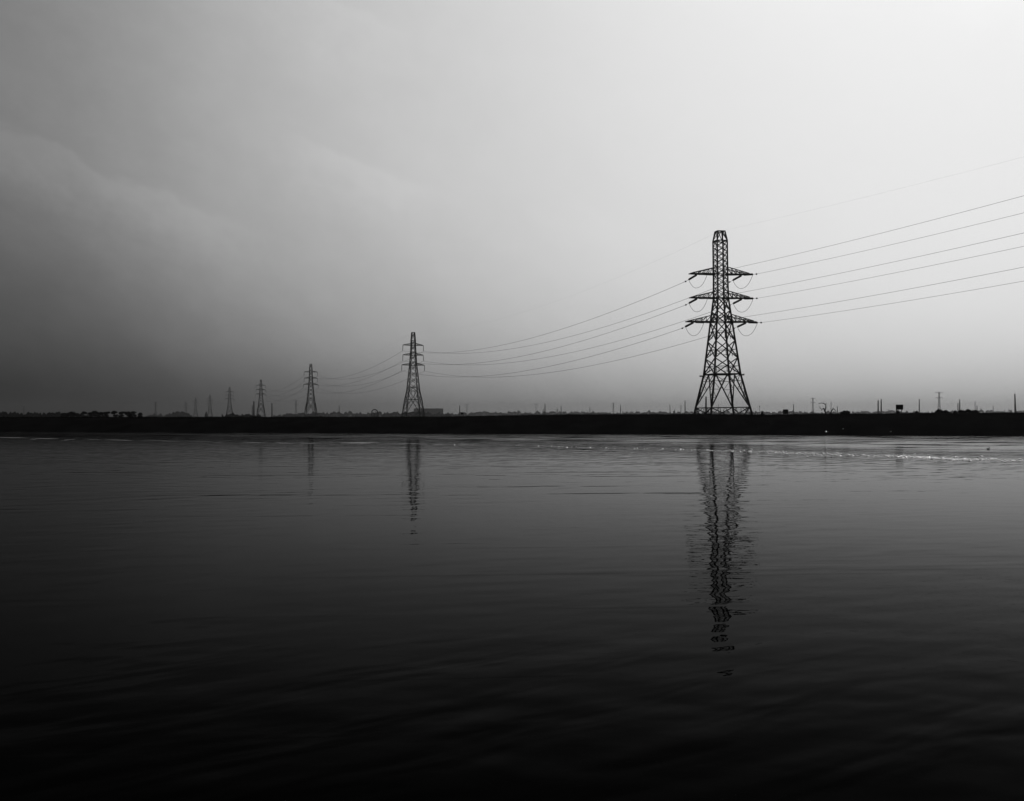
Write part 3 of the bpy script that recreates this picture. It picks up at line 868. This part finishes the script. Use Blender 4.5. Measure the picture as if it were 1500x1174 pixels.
for k, (px, sz, lab) in enumerate(((1216, .14, 'pale stone at the edge of the water beside the small white light'), (1219, .10, 'smaller pale stone right of the stone by the small white light'),
                                   (1243.5, .15, 'pale stone on the dark shore right of the small white light'), (1304.5, .15, 'pale stone on the dark shore below the black sign on legs'),
                                   (1491.3, .18, 'pale stone on the dark shore below the tallest chimney'))):
    x_ = at(px, 0, 186).x; y_ = bank_y(x_) + (1.6 if k != 2 else 3)
    mb = MB(); c0 = Vector((x_, y_, gz_world(x_, y_) + sz * .2))
    rings = [(-.9, .4), (-.5, .9), (0, 1), (.5, .8), (.85, .35)]
    i0 = 0
    for zz, rr in rings:
        for q in range(7):
            th = q / 7 * 6.283
            mb.v.append(c0 + Vector((math.cos(th) * rr * sz * rnd.uniform(.85, 1.2), math.sin(th) * rr * sz * rnd.uniform(.7, 1), zz * sz * .7)))
    for i in range(4):
        for q in range(7):
            j = (q + 1) % 7; mb.f.append((i * 7 + q, i * 7 + j, (i + 1) * 7 + j, (i + 1) * 7 + q))
    mb.f.append(tuple(reversed(range(7)))); mb.f.append(tuple(range(28, 35)))
    tag(mb.build('stone', M_STONE, origin=c0), lab, 'stone', 'stones on the far shore')

# water bird: one skinned body with neck, head, bill and raised tail
P = shore_pt(1447.5, 659.0)
def bird():
    me = bpy.data.meshes.new('water_bird')
    V = [(0, 0, .05), (.12, 0, .065), (.19, 0, .13), (.20, 0, .22), (.235, 0, .265), (.31, 0, .255), (-.12, 0, .07), (-.22, 0, .13), (-.28, 0, .18)]
    E = [(0, 1), (1, 2), (2, 3), (3, 4), (4, 5), (0, 6), (6, 7), (7, 8)]
    rad = [.095, .085, .05, .038, .048, .014, .085, .045, .015]
    me.from_pydata(V, E, [])
    me.materials.append(M_FEATHER)
    o = bpy.data.objects.new('water_bird', me); C.objects.link(o)
    sk = o.modifiers.new('skin', 'SKIN'); sk.use_smooth_shade = True
    for d, r_ in zip(me.skin_vertices[0].data, rad): d.radius = (r_, r_)
    me.skin_vertices[0].data[0].use_root = True
    su = o.modifiers.new('sub', 'SUBSURF'); su.levels = 2; su.render_levels = 2
    return o
o = bird(); o.location = P; o.rotation_euler = (0, 0, R(35)); 
tag(o, 'small dark water bird afloat by the foam line near the right edge', 'bird')

# foam along the tide line, with crest glints made as bright glossy shapes
TIDE = [(-20, 640.5), (0, 641.2), (60, 642.2), (180, 644.8), (330, 648.2), (430, 649.5), (560, 649), (620, 651), (700, 652.3), (800, 653.5), (860, 656), (950, 657.5), (1050, 660.2), (1130, 662.5), (1180, 665), (1290, 667.5), (1340, 670), (1400, 673), (1500, 675), (1530, 676)]
fm = MB()
def fleck(px, py, w_, h_):
    c = shore_pt(px, py)
    i0 = len(fm.v); k = 6
    for q in range(k):
        th = q / k * 6.283 + rnd.random() * .5
        fm.v.append(c + Vector((math.cos(th) * w_ * rnd.uniform(.7, 1.2), math.sin(th) * w_ * .6 * rnd.uniform(.7, 1.2), -.005)))
    for q in range(k):
        th = q / k * 6.283
        fm.v.append(c + Vector((math.cos(th) * w_ * .6, math.sin(th) * w_ * .4, h_ * rnd.uniform(.6, .9))))
    fm.v.append(c + Vector((rnd.uniform(-.2, .2) * w_, 0, h_)))
    for q in range(k):
        j = (q + 1) % k
        fm.f.append((i0 + q, i0 + j, i0 + k + j, i0 + k + q)); fm.f.append((i0 + k + q, i0 + k + j, i0 + 2 * k))
def ridge(px0, px1, dy, w_, h_):
    """a long low wave crest on the tide line, its glint made as a white ridge"""
    n = max(8, int((px1 - px0) / 1.5)); i0 = len(fm.v)
    for i in range(n + 1):
        u = i / n; q = px0 + (px1 - px0) * u
        c = shore_pt(q, interp(TIDE, q) + dy)
        k = math.sin(math.pi * min(1, max(0, u))) ** .6 + .02
        k *= .22 + .07 * mnoise.noise(Vector((q * .15, 8.8, 0)))
        for yy, zz in ((-1, -.006), (-.45, .55), (0, 1), (.5, .5), (1, -.006)):
            fm.v.append(c + Vector((0, yy * w_ * k, zz * h_ * k if zz > 0 else zz)))
    for i in range(n):
        for j in range(4):
            p_ = i0 + i * 5 + j; fm.f.append((p_, p_ + 5, p_ + 6, p_ + 1))
for a_ in ((-15, 44, 0, .5, .10), (42, 88, .4, .45, .09), (92, 112, .9, .3, .05), (40, 58, 2.2, .25, .04), (88, 104, 2.6, .22, .03), (128, 150, .2, .35, .05), (152, 196, .2, .45, .09), (205, 262, .1, .3, .04), (275, 330, 0, .28, .04),
           (355, 392, 0, .3, .05), (402, 432, 0, .3, .06), (440, 470, .2, .22, .03), (497, 556, -.1, .42, .10), (572, 600, .2, .22, .03), (590, 626, -.4, .3, .05), (632, 650, 0, .22, .03), (668, 702, 0, .25, .035),
           (738, 752, 0, .2, .03), (790, 830, .1, .28, .045), (842, 872, 0, .32, .07), (905, 930, 0, .2, .03), (1030, 1052, 0, .25, .05)):
    ridge(*a_)
DENS = [(-20, 0.0), (600, .0), (780, .02), (850, .12), (870, .1), (960, .04), (1060, .25), (1100, .35), (1180, .5), (1260, .3), (1300, .45), (1330, 1.1), (1400, 1.4), (1440, .5), (1480, .6), (1530, .8)]
px = -20.0
while px < 1530:
    d = interp(DENS, px)
    for _ in range(9):
        if rnd.random() < d * .9:
            q = px + rnd.uniform(0, 2)
            y_ = interp(TIDE, q) + rnd.gauss(0, 1.1 if q > 1040 else .3) * (1 if rnd.random() < .85 else 2.2)
            s = .3 + .8 * rnd.random() ** 2.2
            fleck(q, y_, .15 * s, .05 * s)
            if q > 1040 and rnd.random() < .05: fleck(q, y_ + rnd.gauss(0, .7), .2, rnd.uniform(.05, .07))
    px += 2
tag(fm.build('foam', M_FOAM_GLINT), 'white foam flecks and bright crest glints strung along the tide line', 'foam', None, 'stuff')

# marsh grass on the bank
gr = MB()
for _ in range(30000):
    x_ = rnd.uniform(-135, 112); n_ = rnd.choice((rnd.uniform(3, 18), rnd.uniform(12, 30)))
    y_ = bank_y(x_) + n_; z_ = ground_z(x_, n_)
    clump = max(0, mnoise.noise(Vector((x_ * .25, n_ * .3, 9)))) 
    h_ = rnd.uniform(.08, .22) + .42 * clump * rnd.random()
    lx, ly = rnd.gauss(0, .35) * h_, rnd.gauss(0, .35) * h_
    wv = rnd.uniform(.015, .035)
    gr.tri((x_ - wv, y_, z_ - .05), (x_ + wv, y_, z_ - .05), (x_ + lx, y_ + ly, z_ + h_))
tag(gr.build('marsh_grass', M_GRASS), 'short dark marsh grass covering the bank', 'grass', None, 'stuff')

# ------------------------------------------------------------------ haze over the plain
hz = MB()
hz.beam_box(Vector((0, 2700, 34.5)), 6900, 5560 + 200, 77)
hm = bpy.data.materials.new('haze_air'); hm.use_nodes = True
ht = hm.node_tree; ht.nodes.clear()
pv = ht.nodes.new('ShaderNodeVolumePrincipled')
pv.inputs['Color'].default_value = (.3, .3, .3, 1)
pv.inputs['Density'].default_value = .00012
pv.inputs['Anisotropy'].default_value = .7
ho = ht.nodes.new('ShaderNodeOutputMaterial')
ht.links.new(pv.outputs[0], ho.inputs['Volume'])
tag(hz.build('haze', hm), None, None, None, 'stuff')
